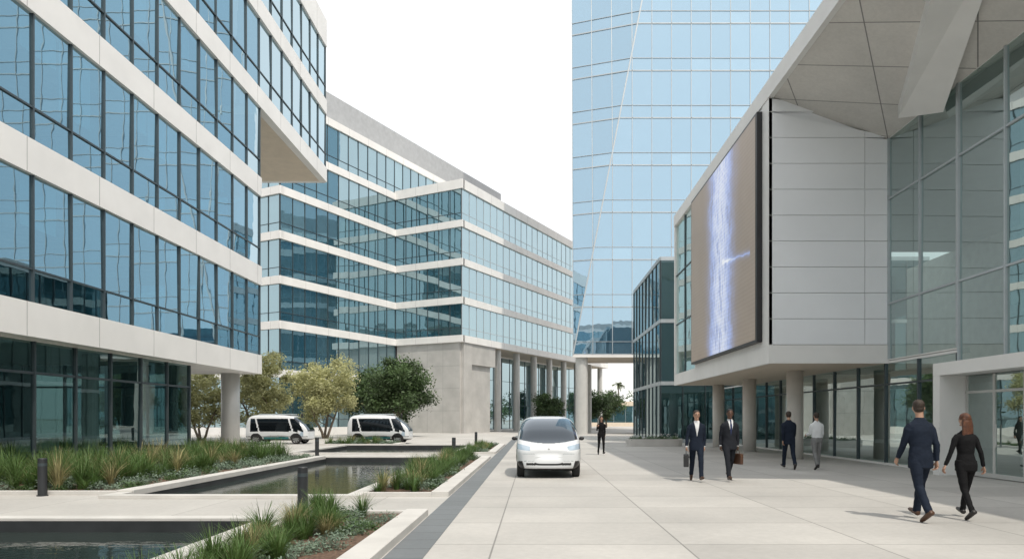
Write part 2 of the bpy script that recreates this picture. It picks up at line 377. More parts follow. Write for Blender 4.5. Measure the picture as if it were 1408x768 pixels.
# ---- building A (left)
A=empty('office_building'); bd=MB();gl=MB();mu=MB();it=MB()
X=-13.5; Y0=-12
facade(bd,gl,mu,(X,Y0),(X,33.5),[3.78,8.12,12.46,16.8],.92,joint=3,skip=(3,),tilt=.006)
facade(bd,gl,mu,(X,Y0),(X,44),[16.8,21.15,25.5],.92,topband=1.7,dz=.003,joint=3,tilt=.006)
for (yy,lv) in ((33.5,[3.78,8.12,12.46,16.5]),(44,[16.8,21.15,25.5])):
    facade(bd,gl,mu,(X-.01,yy),(X-24,yy),lv,.92,dz=.006,topband=.3 if yy<40 else 1.7,skip=(3,) if yy<40 else ())
for z in (3.78,8.12,12.46):
    it.box(X-24,X-.32,Y0,33.15,z+.1,z+.8,0)
for z in (16.8,21.15,25.5):
    it.box(X-24,X-.32,Y0,43.65,z+.1,z+.8,0)
it.box(X-24,X-.3,33.2,43.7,16.78,16.86,2)
it.box(X-24,X-.3,Y0,33.2,3.775,3.86,3)
it.box(X-11,X-10.6,Y0,33.0,0,26,1)
for k in range(8): it.cyl(X-1.6,Y0+4+k*5.2,0,25.6,.25,16,0)
for z in (8.12,12.46,16.8,21.15):
    for k in range(14):
        it.box(X-9,X-1.2,Y0+1+k*3.1,Y0+1.12+k*3.1,z+.02,z+.098,4)
for lv in (4.7,9.04,13.38,17.72,22.07):
    for c in range(30):
        y=Y0+.05+c*1.5
        if R.random()<.3 and y<32: 
            hgt=R.choice([.5,.9,1.3,2.0]); it.box(X-.16,X-.15,y+.05,y+1.42,lv+3.36-hgt,lv+3.36,4)
    for c in range(9):
        y=Y0+2+c*4.7; it.box(X-4.2,X-2.6,y,y+2.6,lv+.68,lv+.73,0); it.box(X-10.5,X-5,y+3.4,y+3.5,lv,lv+3.3,1)
# lobby furniture behind the ground-floor glass
for k in range(6):
    y=2+k*4.4
    it.box(X-4.6,X-3.7,y,y+2.0,.03,.42,4); it.box(X-4.75,X-4.6,y,y+2.0,.03,.85,4); it.cyl(X-2.6,y+1,.03,.45,.4,20,0)
facade(bd,gl,mu,(X-.5,Y0),(X-.5,27.7),[0,3.75],.12,out=.05,sp=1.75,tr=None,tr2=[2.75],gm=1,joint=0,mw=.07)
facade(bd,gl,mu,(X-.51,27.7),(X-14,27.7),[0,3.75],.12,out=.05,sp=1.75,tr=None,tr2=[2.75],gm=1,joint=0,mw=.07,dz=.003)
it.box(X-24,X-.9,Y0,27.4,-.02,.03,5)
bd.build('bands',[M_band,M_joint],A); gl.build('glazing',[M_glassA,M_glassG],A); mu.build('mullions',[M_mull],A)
it.build('structure',[M_int,M_intd,M_soffit,M_band,M_band,M_floor],A)
cc=MB(); 
for (cx,cy) in ((-14.7,33),(-19.5,33)): cc.cyl(cx,cy,-.02,3.79,.42,40,0)
o=cc.build('columns',[M_steel],A,True)
for f in o.data.polygons: f.use_smooth=len(f.vertices)<=4
rf=MB(); prism(rf,[(X-24,Y0),(X-.3,Y0),(X-.3,43.7),(X-24,43.7)],26.25,26.35); rf.build('roof',[M_roof],A)

# ---- building B (middle)
B=empty('campus_building'); bd=MB();gl=MB();mu=MB();st=MB()
r=Vector((.454,.891));l=Vector((-.891,.454))
C=Vector((-7.9,74));J=C+l*9.0;K=J-r*16.8
LV=[9.9,14.05,18.2,22.35,26.5]
facade(bd,gl,mu,C,C+r*44,LV,.75,out=.2,sp=1.5,tr=.8,topband=1.0,dz=0,mmat=1,mout=.04,s_ext0=0)
facade(bd,gl,mu,J,C,LV,.75,out=.2,sp=1.5,tr=.8,topband=1.0,dz=.004,s_ext1=.2)
facade(bd,gl,mu,K,J,[0,5.4]+LV,.75,out=.2,sp=1.5,tr=.8,dz=.002,skip=(6,))
facade(bd,gl,mu,K,J+r*24,[26.5,31.0],.75,out=.2,sp=1.5,tr=.8,dz=.005)
facade(bd,gl,mu,K+l*34,K,[0,5.4]+LV+[31.0],.75,out=.2,sp=1.5,tr=.8,dz=.008,s_ext1=.2)
def xy(v): return (v.x,v.y)
prism(st,[xy(C+l*.4+r*.4),xy(C+r*43.6+l*.4),xy(C+r*43.6+l*16),xy(J+r*.4+l*7)],9.95,27.3,0)
prism(st,[xy(K+l*.4+r*.4),xy(J+r*44+l*.4),xy(J+r*44+l*25),xy(K+l*33)],.05,31.7,0)
prism(st,[xy(K+l*1.0+r*.6),xy(J+r*26+l*1.0),xy(J+r*26+l*18),xy(K+l*30+r*.6)],31.72,35.0,1)
st.obox(J,(.891,-.454),(-.454,-.891),.2,8.7,-6.5,-.05,0,9.93,2)
st.obox(C,r,(.891,-.454),.4,2.0,-3.2,.05,0,9.92,2)
st.obox(C,r,(.891,-.454),2.0,7.2,-3.2,.02,7.6,9.91,2)
for k in range(1,9):
    q=C+r*(4.5+k*4.8)+l*.9; st.cyl(q.x,q.y,0,9.92,.42,20,3)
prism(st,[xy(C+l*.2+r*.3),xy(C+r*43.7+l*.2),xy(C+r*43.7+l*15),xy(J+r*.5+l*1)],9.88,9.93,4)
facade(bd,gl,mu,C+l*5+r*2,C+l*5+r*44,[0,9.7],.2,sp=2.2,tr=None,tr2=[3.2,6.4],joint=0)
for k in range(1,4): st.obox(J,(.891,-.454),(-.454,-.891),.2,8.7,-.06,-.045,2.45*k,2.45*k+.025,5)
for k in range(1,4): st.obox(J,(.891,-.454),(-.454,-.891),.2+2.1*k,.225+2.1*k,-.06,-.044,0.05,9.9,5)
bd.build('bands',[M_band,M_joint],B); gl.build('glazing',[M_glassB],B); mu.build('mullions',[M_mull,M_mullL],B)
st.build('structure',[M_band,M_roof,M_conc,M_steel,M_soffit,M_joint],B)

# ---- tower C
T=empty('glass_tower'); gl=MB();mu=MB();st=MB()
ZT=76.5; YB=79.0; fx=lambda z:3.84+(z-8)*.195
ty=lambda x,z:68+.34*max(0,fx(z)-x)
def clip(poly,sgn):
    o=[]
    for i in range(len(poly)):
        a=poly[i];b_=poly[(i+1)%len(poly)];fa=sgn*(a[0]-fx(a[1]));fb=sgn*(b_[0]-fx(b_[1]))
        if fa>=0:o.append(a)
        if fa*fb<0:
            t=fa/(fa-fb);o.append((a[0]+t*(b_[0]-a[0]),a[1]+t*(b_[1]-a[1])))
    return o
xsT=[3.84+1.96*k for k in range(15)]; fl=4.7; rowsT=[]
z=8.0
while z<ZT-1: rowsT+= [z,z+1.25]; z+=fl
rowsT.append(z); ZT=z
for i in range(14):
    for j in range(len(rowsT)-1):
        q=[(xsT[i],rowsT[j]),(xsT[i+1],rowsT[j]),(xsT[i+1],rowsT[j+1]),(xsT[i],rowsT[j+1])]
        for sg in (1,-1):
            c=clip(q,sg)
            if len(c)>=3:
                a=R.gauss(0,.003);bb=R.gauss(0,.003); mx=(xsT[i]+xsT[i+1])/2; mz=(rowsT[j]+rowsT[j+1])/2
                gl.face([(p[0],ty(p[0],p[1])+a*(p[0]-mx)+bb*(p[1]-mz),p[1]) for p in c],0,R.random()*(.7 if j%2 else 1))
def tm(x0,z0,x1,z1,w,mat):
    mu.strut((x0,ty(x0,z0)-.02,z0),(x1,ty(x1,z1)-.02,z1),w,.10,(0,1,0),mat)
for x in xsT:
    zc=8+(x-3.84)/.195
    if zc>8.1: tm(x,8,x,min(zc,ZT),.06,0)
    if zc<ZT: tm(x,max(zc,8),x,ZT,.06,0)
for j,zz in enumerate(rowsT):
    f=min(fx(zz),xsT[-1]); w=.10 if j%2==0 else .045
    if f>3.9: tm(3.84,zz,f,zz,w,0)
    if f<xsT[-1]: tm(f,zz,xsT[-1],zz,w,0)
mu.strut((3.84,67.93,8),(fx(ZT),67.93,ZT),.13,.16,(0,1,0),0)
XR=xsT[-1]
gl.face([(3.84,68,8),(3.84,ty(3.84,ZT),ZT),(5.2,YB,ZT),(5.2,YB,8)],0,.4)
gl.face([(XR,68,8),(XR,YB,8),(XR,YB,ZT),(XR,68,ZT)],0,.4)
st.face([(3.84,68,8.0),(5.2,YB,8.0),(XR,YB,8.0),(XR,68,8.0)],0); st.face([(3.84,72.4,ZT),(XR,68,ZT),(XR,YB,ZT),(5.2,YB,ZT)],1)
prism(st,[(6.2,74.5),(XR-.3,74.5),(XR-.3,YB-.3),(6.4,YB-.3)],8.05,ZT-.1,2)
st.obox((3.84,68),(1,0),(0,-1),-.05,XR-3.84,-.3,.06,7.7,8.04,1)
for (cx,cy) in ((4.75,68.9),(5.9,78),(11,68.9),(12,78),(18,68.9),(25,68.9)): st.cyl(cx,cy,0,7.72,.62,32,3)
gl2=MB();bd2=MB();mu2=MB()
facade(bd2,gl2,mu2,(12.5,78.5),(12.5,72),[0,7.8],.1,sp=2,tr=None,tr2=[3.2],joint=0)
facade(bd2,gl2,mu2,(12.5,72),(30,72),[0,7.8],.1,sp=2,tr=None,tr2=[3.2],joint=0,dz=.004)
gl.build('glazing',[M_glassT],T); mu.build('mullions',[M_mullL,M_band],T); st.build('structure',[M_soffit,M_band,M_intd,M_steel],T)
bd2.build('lobby_frame',[M_band,M_joint],T); gl2.build('lobby_glazing',[M_glassD],T); mu2.build('lobby_mullions',[M_mull],T)

# ---- building D (dark glass ground floor; storeys above stand in for a tower reflection)
D=empty('pavilion_reflection_block'); bd=MB();gl=MB();mu=MB();st=MB()
facade(bd,gl,mu,(8.3,57),(8.3,45),[0,3.8,7.9,12.0],.25,out=.06,sp=1.5,tr=None,joint=0,bmat=0)
facade(bd,gl,mu,(8.3,45),(26,45),[0,3.8,7.9,12.0],.25,out=.06,sp=1.5,tr=None,joint=0,dz=.004)
prism(st,[(8.7,45.4),(26,45.4),(26,57),(8.7,57)],.02,12.1)
bd.build('bands',[M_mullL,M_joint],D); gl.build('glazing',[M_glassD],D); mu.build('mullions',[M_mull],D); st.build('core',[M_intd],D)

# ---- building E (right, with screen)
E=empty('conference_center'); bd=MB();gl=MB();mu=MB();st=MB()
XF=8.06; XG=12.2; YN=23.5; YF=39.4
st.box(XF+.12,XG-.01,YN+.12,YF-.1,3.62,12.6,0)
rows=[4.15+ .89*k for k in range(10)]
def zslope(x): return 12.62-(x-XF)*(12.62-11.2)/(XG-XF)
for k in range(len(rows)):
    z0=rows[k]; z1=rows[k]+.89-.016
    for (a,c) in ((XF+.01,11.36),(11.376,XG)):
        t0=min(z1,zslope(a)-.0);t1=min(z1,zslope(c))
        if t0<=z0+.02: continue
        t1=max(t1,z0+.01)
        st.hexa([(a,YN,z0),(c,YN,z0),(c,YN+.1,z0),(a,YN+.1,z0),(a,YN,t0),(c,YN,t1),(c,YN+.1,t1),(a,YN+.1,t0)],0)
st.box(XF+.125,XG-.02,YN+.09,YN+.118,4.14,11.2,8)
st.box(XF-.004,XF+.12,YN-.02,YF,3.5,4.13,1); st.box(XF+.12,XG,YN-.02,YN+.1,3.5,4.13,1); st.box(XF+.12,XG+8,YF-.12,YF,3.5,4.13,1)
st.box(XF+.12,XG+.3,YN+.1,YF-.12,3.505,3.6,2)
st.box(XF,XF+.12,YN,YN+.7,4.135,12.62,1)
facade(bd,gl,mu,(XF+.1,YF),(XF+.1,34.4),[4.13,12.6],.02,out=.01,sp=2.2,tr=None,tr2=[2.8,5.6],joint=0,gm=1)
st.box(XF+.02,XF+.12,YN+.7,34.4,4.135,12.62,1); st.box(XF-.002,XF+.3,YF-.25,YF+.003,4.14,12.6,1)
YC=12.0
st.box(XF-.02,XF+.16,YC,YF+.02,12.63,13.25,1)
st.face([(XF+.16,YC,12.66),(XG+.05,YC,11.2),(XG+.05,YF,11.2),(XF+.16,YF,12.66)],3)
st.face([(XF+.16,YF+.01,13.2),(XF+.16,YF+.01,12.6),(XG+.05,YF+.01,11.2),(34,YF+.01,11.2),(34,YF+.01,13.2)],1)
st.box(XF+.16,XG+.2,YC,YF,13.0,13.2,4)
st.box(XG+.25,34,-14,YF-.2,11.2,13.19,4); st.box(XG-.1,XG+.24,-14,YC,11.23,13.0,1)
st.hexa([(11.4,21.4,11.0),(12.15,20.3,10.7),(12.2,20.4,11.3),(11.5,21.6,11.6),(8.9,14.6,12.1),(9.9,14.1,12.1),(9.9,14.3,12.5),(8.9,14.8,12.6)],1)
for (ya,yb,lv,t2) in ((YN,19.62,[3.6,11.22],[1.9,5.5]),(19.62,-14,[3.2,11.22],[2.3,5.9])):
    facade(bd,gl,mu,(XG,ya),(XG,yb),lv,.04,out=.03,sp=1.97,tr=None,tr2=t2,joint=0,mw=.06,mmat=1)
facade(bd,gl,mu,(XG,44),(XG,19.62),[0,3.5],.08,out=.03,sp=1.97,tr=None,tr2=[2.7],joint=0,mw=.06,mmat=0,dz=.002)
facade(bd,gl,mu,(XG,11),(XG,-14),[0,3.2],.08,out=.03,sp=1.97,tr=None,tr2=[2.4],joint=0,mw=.06,mmat=1,dz=.002)
st.box(XG+.3,34,-14,44,0,.03,5); st.box(24,24.3,-14,44,.03,11.2,6); st.box(XG+3.5,24,-14,22.5,5.35,5.75,1); st.box(XG+3.0,24,22.9,44,3.52,3.62,6)
for k in range(5): st.cyl(XG+2.4,20-k*6,0,11.2,.3,20,7)
for k in range(8): st.box(23.7,23.99,-12+k*6,-9.5+k*6,.03,11.1,1)
for k in range(12): st.box(XG+4,23,-12+k*3,-11.85+k*3,11.05,11.19,1)
for (a,c) in ((19.3,19.62),(11.0,11.3)): st.box(XG-.75,XG+.1,a,c,0,2.815,1)
st.box(XG-.752,XG+.1,11.0,19.62,2.82,3.17,1)
ent=MB()
for k in range(7):
    y=19.25-k*1.13
    ent.box(XG-.02,XG+.04,y-.05,y+.03,0.02,2.8,0)
    ent.box(XG-.07,XG-.04,y-.16,y-.13,.85,1.45,0)
    ent.face([(XG+.01,y,.05),(XG+.01,y-1.13,.05),(XG+.01,y-1.13,2.3),(XG+.01,y,2.3)],1,.6)
    ent.face([(XG+.01,y,2.36),(XG+.01,y-1.13,2.36),(XG+.01,y-1.13,2.8),(XG+.01,y,2.8)],1,.3)
ent.box(XG-.025,XG+.045,11.3,19.3,2.3,2.37,0); ent.box(XG-.025,XG+.045,11.3,19.3,.021,.14,0)
ent.build('entrance_doors',[M_steel,M_glassE],E)
bd.build('bands',[M_band,M_joint],E); gl.build('glazing',[M_glassE,M_glassE],E); mu.build('mullions',[M_mull,M_mullL],E)
st.build('structure',[M_panelE,M_band,M_soffit,M_soffE,M_roof,M_floor,M_int,M_steel,M_joint],E)
co=MB()
for y in (27.4,33.2,38.8): co.cyl(10.45,y,-.01,3.51,.32,40,0)
o=co.build('columns',[M_colm],E)
for f in o.data.polygons: f.use_smooth=len(f.vertices)<=4
# LED screen
def screenmat():
    m,nt,out=new('led_display'); tc=N(nt,'ShaderNodeTexCoord').outputs['Object']; sx=N(nt,'ShaderNodeSeparateXYZ'); nt.links.new(tc,sx.inputs[0])
    y=sx.outputs[1]; z=sx.outputs[2]
    mp=N(nt,'ShaderNodeMapping'); mp.inputs['Scale'].default_value=(1,1.5,.38); nt.links.new(tc,mp.inputs[0])
    n1=noise_(nt,mp.outputs[0],2.2,10,.78)
    mp2=N(nt,'ShaderNodeMapping'); mp2.inputs['Scale'].default_value=(1,.5,.6); nt.links.new(tc,mp2.inputs[0])
    w=mathn(nt,'MULTIPLY',mathn(nt,'SUBTRACT',noise_(nt,mp2.outputs[0],1.5,6,.7),.5),1.7)
    d=mathn(nt,'ADD',mathn(nt,'SUBTRACT',y,28.9),w)
    gau=mathn(nt,'POWER',2.718,mathn(nt,'MULTIPLY',mathn(nt,'POWER',mathn(nt,'ABSOLUTE',d),3.0),-1.0/5.0))
    ridge=mathn(nt,'SUBTRACT',1,mathn(nt,'MULTIPLY',mathn(nt,'ABSOLUTE',mathn(nt,'SUBTRACT',n1,.5)),8),True)
    k=mathn(nt,'MULTIPLY',gau,mathn(nt,'ADD',mathn(nt,'MULTIPLY',ridge,.42),mathn(nt,'MULTIPLY',n1,.85)),True)
    zz=mathn(nt,'ADD',mathn(nt,'SUBTRACT',z,7.94),mathn(nt,'ADD',mathn(nt,'MULTIPLY',mathn(nt,'SUBTRACT',y,27.3),-.115),mathn(nt,'MULTIPLY',w,.25)))
    br=mathn(nt,'POWER',2.718,mathn(nt,'MULTIPLY',mathn(nt,'ABSOLUTE',zz),-15))
    msk=mathn(nt,'MULTIPLY',mathn(nt,'LESS_THAN',y,28.6),mathn(nt,'GREATER_THAN',y,24.9))
    k2=mathn(nt,'MULTIPLY',mathn(nt,'MULTIPLY',br,msk),.55)
    kk=mathn(nt,'ADD',k,k2,True)
    cr=N(nt,'ShaderNodeValToRGB'); nt.links.new(kk,cr.inputs[0]); e=cr.color_ramp.elements
    e[0].position=0; e[0].color=(.25,.20,.155,1); e[1].position=.95; e[1].color=(.92,.95,1,1)
    q=e.new(.22); q.color=(.28,.28,.38,1); q=e.new(.5); q.color=(.36,.46,.80,1)
    mo=noise_(nt,tc,1.1,4)
    wv=mathn(nt,'ADD',mathn(nt,'ADD',.80,mathn(nt,'MULTIPLY',mo,.22)),mathn(nt,'MULTIPLY',mathn(nt,'SINE',mathn(nt,'MULTIPLY',z,2*math.pi/.16)),.05))
    col=mixc(nt,1,cr.outputs[0],wv,'MULTIPLY')
    em=N(nt,'ShaderNodeEmission'); nt.links.new(col,em.inputs[0]); em.inputs[1].default_value=.85
    p=N(nt,'ShaderNodeBsdfPrincipled'); p.inputs['Base Color'].default_value=(.06,.055,.05,1); p.inputs['Roughness'].default_value=.4
    ad=N(nt,'ShaderNodeAddShader'); nt.links.new(em.outputs[0],ad.inputs[0]); nt.links.new(p.outputs[0],ad.inputs[1]); nt.links.new(ad.outputs[0],out.inputs[0]); return m
S=empty('led_screen'); s=MB(); s.box(XF-.20,XF+.0,24.15,34.3,4.3,12.45,0); s.build('frame',[M_blk],S,bevel=.02)
s=MB(); s.face([(XF-.206,34.2,4.4),(XF-.206,24.3,4.4),(XF-.206,24.3,12.35),(XF-.206,34.2,12.35)]); s.build('display',[screenmat()],S)

# unseen generic buildings behind the viewer, added to give reflections; low building beyond the tower
for (x0,x1,y0,h) in ((-45,-12,-75,24),(2,40,-95,34)):
    G=empty('office_building'); bd=MB();gl=MB();mu=MB();st=MB()
    lv=[4.0*k for k in range(0,int(h/4)+1)]
    facade(bd,gl,mu,(x1,y0),(x0,y0),lv,.9,sp=2,tr=None,joint=0); prism(st,[(x0,y0-20),(x1,y0-20),(x1,y0-.4),(x0,y0-.4)],0,h+.5)
    bd.build('bands',[M_band,M_joint],G); gl.build('glazing',[M_glassB],G); mu.build('mullions',[M_mull],G); st.build('core',[M_conc],G)
G=empty('low_building'); bd=MB();gl=MB();mu=MB();st=MB()
facade(bd,gl,mu,(9,140),(50,140),[0,4.2],.8,sp=2.4,tr=None,joint=0,topband=.9); prism(st,[(9.3,140.4),(50,140.4),(50,152),(9.3,152)],0,4.9)
bd.build('bands',[M_soffit,M_joint],G); gl.build('glazing',[M_glassB],G); mu.build('mullions',[M_mullL],G); st.build('core',[M_conc],G)

# ------------------------------------------------------------ bollards & planter
M_bol=pbr('bollard_paint',(.035,.038,.042),.45,metal=.3)
def bollard(x,y,h=.78):
    q=MB(); q.rings([(x,y,0,.105,.105),(x,y,.02,.105,.105),(x,y,.021,.085,.085),(x,y,h-.012,.085,.085),(x,y,h,.078,.078)],24,0); q.rings([(x,y,h-.16,.0855,.0855),(x,y,h-.10,.0855,.0855)],24,1)
    o=q.build('bollard',[M_bol,M_mull])
for p in ((-3.94,11.6),(-10.2,14.15),(-3.5,29.6),(-3.6,42),(-9.4,29.5)): bollard(*p)
pl=MB(); 
def rr_planter(cx,cy,a,b_,h):
    pl.rings([(cx,cy,0,a,b_),(cx,cy,h,a*1.03,b_*1.03),(cx,cy,h,a*.93,b_*.9),(cx,cy,h-.08,a*.93,b_*.9)],40,0,e=.6)
rr_planter(7.0,40.0,1.6,.8,.42)
pe=empty('flower_planter'); pl.build('bowl',[M_curb],pe)
fl_=MB()
for _ in range(40): shrub(fl_,7.0+R.uniform(-1.35,1.35),40+R.uniform(-.55,.55),.36,R.uniform(.18,.32),70,R.choice([3,2]),.045)
for _ in range(160): leafq(fl_,(7+R.uniform(-1.4,1.4),40+R.uniform(-.6,.6),R.uniform(.5,.72)),.04,4,.5)
fl_.build('flowers',PM,pe)

# ------------------------------------------------------------ vehicles
M_car=pbr('car_paint_white',(.66,.68,.70),.28,var=.01,coat=.6)
M_carg=pbr('car_paint_silver',(.42,.47,.50),.25,metal=.2,var=.01,coat=1)
M_cgl=glassmat('car_glass',(.006,.008,.01),(.012,.015,.02),(.8,.9,1),.04,bump=0,rough=.02)
M_tire=pbr('tire',(.018,.018,.018),.85)
M_rim=pbr('rim',(.45,.46,.47),.3,metal=.8)
M_lamp=pbr('lamp_lens',(.36,.45,.54),.1,coat=1)
M_teal=pbr('teal_trim',(.03,.22,.24),.4)
def vehicle(name,loc,yaw,Lg,W,prof,classify,wheels,wr,zb=.22,p=5.0,tumble=.16,hard=.55):
    e=empty(name,loc); e.rotation_euler[2]=yaw
    nu,nv=190,220; V=[];F=[];Mi=[]
    def interp(u):
        for i in range(len(prof)-1):
            if u<=prof[i+1][0]:
                t=(u-prof[i][0])/(prof[i+1][0]-prof[i][0]); 
                p0=prof[max(i-1,0)][1];p1=prof[i][1];p2=prof[i+1][1];p3=prof[min(i+2,len(prof)-1)][1]
                return .5*((2*p1)+(-p0+p2)*t+(2*p0-5*p1+4*p2-p3)*t*t+(-p0+3*p1-3*p2+p3)*t**3)
        return prof[-1][1]
    for i in range(nu+1):
        a=-math.pi/2+math.pi*i/nu; u=math.copysign(abs(math.sin(a))**.75,math.sin(a)); 
        k=max(0,1-abs(u)**p)**(1/p); zt0=interp(u); mid=.58; kk=max(0,1-abs(u)**9)**(1/9.)
        zt=mid+(zt0-mid)*kk; zbb=mid+(zb-mid)*kk
        for j in range(nv):
            th=2*math.pi*j/nv; c=math.cos(th); s_=math.sin(th)
            zf=.5+.5*math.copysign(abs(s_)**hard,s_); z=zbb+(zt-zbb)*zf
            zr=(z-.70)/(1.0); tb=1-tumble*max(0,zr)**1.4-.05*max(0,(.5-z)/.5)
            x=W/2*(.25+.75*k if abs(u)<1 else .0)*math.copysign(abs(c)**hard,c)*tb
            if abs(u)>=.9999: x=W/2*.2*c
            V.append((x,u*Lg/2,z))
    for i in range(nu):
        for j in range(nv):
            j2=(j+1)%nv; F.append((i*nv+j,(i+1)*nv+j,(i+1)*nv+j2,i*nv+j2))
    F.append(tuple(range(nv))); F.append(tuple(nu*nv+nv-1-j for j in range(nv)))
    me=bpy.data.meshes.new('body'); me.from_pydata(V,[],F); me.update()
    top=max(me.polygons,key=lambda f:f.center.z)
    if top.normal.z<0: me.flip_normals(); me.update()
    for m in (M_car,M_cgl,M_blk,M_lamp,M_carg,M_teal): me.materials.append(m)
    for f in me.polygons:
        f.material_index=classify(f.center,f.normal); f.use_smooth=True
    bo=bpy.data.objects.new('body',me); COL.objects.link(bo); bo.parent=e
    for n_,(wx,wy) in enumerate(wheels):
        w=MB(); sg=1 if wx>0 else -1
        prof2=[(-.10,wr*.80),(-.10,wr*.93),(-.07,wr),(.07,wr),(.10,wr*.93),(.10,wr*.66),(.075,wr*.62),(.075,.001)]
        nn=32
        for (o_,rr_) in prof2:
            for j in range(nn):
                th=2*math.pi*j/nn; w.v.append((wx+sg*o_,wy+rr_*math.cos(th),wr+rr_*math.sin(th)))
        for i in range(len(prof2)-1):
            for j in range(nn):
                j2=(j+1)%nn; w.f.append((i*nn+j,i*nn+j2,(i+1)*nn+j2,(i+1)*nn+j)); w.m.append(0 if i<5 else 1); w.r.append(.5)
        for k in range(7):
            th=2*math.pi*k/7
            c=Vector((wx+sg*.079,wy,wr)); d=Vector((0,math.cos(th+.45),math.sin(th+.45)))
            w.strut(c+d*.12*wr/.3,c+d*wr*.58,.05,.01,(1,0,0),0)
        w.build('wheel_%d'%(n_+1),[M_tire,M_rim],e,False)
    return e
WF=[(.76,-1.10),(-.76,-1.10),(.76,1.12),(-.76,1.12)]
def cls_car(c,n):
    x,y,z=c; ax=abs(x)
    for wy in (-1.10,1.12):
        if (y-wy)**2+(z-.31)**2<.36**2 and ax>.6: return 2
    if z<.27: return 2
    if y<.3 and n.y<-.12:
        lo=.93+.10*(x/.8)**2; w=.87-.15*max(0,z-.93)
        if lo<z<1.60 and ax<w-.05: return 1
    if y<-1.3 and .355<z<.42 and ax<.60: return 2
    if y<-1.3 and ax>.64+.3*(z-.25) and z<.46 and ax<.84: return 2
    if y<-1.0 and .74+.10*(ax-.5)<z<.85+.22*(ax-.5) and .50<ax<.86: return 3
    if y<-1.3 and (abs(z-.66)<.006 or abs(z-.47)<.005) and ax<.7: return 4
    if abs(n.x)>.45 and 1.0<z<1.50 and -.70<y<1.35 and not(.28<y<.38): return 1
    if y>.9 and n.y>.25 and .95<z<1.45 and ax<.62: return 1
    return 0
profc=[(-1,.84),(-.82,.96),(-.5,1.33),(-.2,1.57),(.1,1.66),(.45,1.65),(.8,1.50),(1,1.2)]
car=vehicle('compact_car',(.38,20.0,0),0,3.6,1.80,profc,cls_car,WF,.31,zb=.19,p=5.5,tumble=.14,hard=.44)
x=MB()
for sg in (-1,1):
    x.ell((sg*.955,-.62,1.04),(.075,.05,.055),16,0); x.strut((sg*.80,-.60,1.0),(sg*.91,-.61,1.02),.03,.04,(0,0,1),0)
x.build('mirrors',[M_blk],car,True)
x=MB(); x.ell((0,-1.765,.78),(.035,.03,.035),20,0); x.build('emblem',[M_rim],car,True)
def cls_sh(c,n):
    x,y,z=c; ax=abs(x)
    for wy in (-1.25,1.25):
        if (y-wy)**2+(z-.31)**2<.38**2 and ax>.5: return 2
    if z<.32: return 2
    if z>1.69: return 0
    if n.y<-.3 and z>.80 and ax<.70: return 1
    if n.y>.3 and .95<z<1.6 and ax<.66: return 1
    if abs(n.x)>.4:
        if .80<z<1.60 and -1.72+.5*(z-.8)<y<1.62:
            if abs(y-1.05-.3*(z-.8))<.05 or abs(y+.02)<.018 or abs(y+1.05-.35*(z-.8))<.05: return 0
            return 1
        if .46<z<.49: return 2
        if .50<z<.74 and -1.72<y<-1.5: return 3
        if .32<z<.45 and abs(y)<.8: return 5
    return 0
profs=[(-1,1.05),(-.86,1.30),(-.55,1.72),(-.2,1.84),(.6,1.85),(.9,1.78),(1,1.55)]
WS=[(.74,-1.25),(-.74,-1.25),(.74,1.25),(-.74,1.25)]
for (lx,ly) in ((-16.2,43.6),(-9.9,43.9)):
    e=vehicle('shuttle_pod',(lx,ly,0),math.radians(90),3.95,1.76,profs,cls_sh,WS,.31,zb=.22,p=7,tumble=.10,hard=.42)
    x=MB(); x.box(-.5,.5,-.9,1.2,1.83,1.90,0); x.build('roof_unit',[M_carg],e,bevel=.03)
    x=MB(); x.rings([(0,-1.35,1.66,.05,.05),(0,-1.35,1.86,.06,.06),(0,-1.35,1.93,.03,.03)],16,0); x.build('sensor',[M_blk],e)
    for sg in (-1,1):
        x=MB(); x.box(sg*.86-.03,sg*.86+.03,-.6,.55,.52,.525,0); x.build('door_rail',[M_blk],e)

# ------------------------------------------------------------ people
def cloth(name,col,v=.12): return pbr(name,col,.85,var=v,vs=9,bump=.3,bs=18,spec=.2,sheen=0)
M_navy=cloth('navy_wool',(.012,.018,.032)); M_black=cloth('black_cloth',(.008,.008,.009)); M_char=cloth('charcoal_wool',(.018,.02,.026))
M_grey=cloth('grey_trouser',(.20,.20,.20)); M_shirt=cloth('white_shirt',(.68,.69,.70),.05); M_shoe=pbr('brown_shoe',(.07,.032,.016),.4); M_shoeb=pbr('black_shoe',(.015,.013,.012),.4)
M_skinL=pbr('skin_light',(.42,.25,.175),.55,var=.08,vs=12); M_skinD=pbr('skin_dark',(.11,.058,.038),.5,var=.08,vs=12)
M_hairB=pbr('hair_brown',(.035,.022,.014),.6,var=.4,vs=30,bump=.8,bs=90); M_hairK=pbr('hair_black',(.012,.01,.01),.6,var=.4,vs=30,bump=.8,bs=90)
M_hairR=pbr('hair_auburn',(.10,.036,.016),.55,var=.5,vs=25,bump=1,bs=70); M_tie=cloth('tie',(.03,.04,.10)); M_eye=pbr('eye_dark',(.02,.015,.012),.3); M_lip=pbr('lip',(.30,.12,.10),.5)
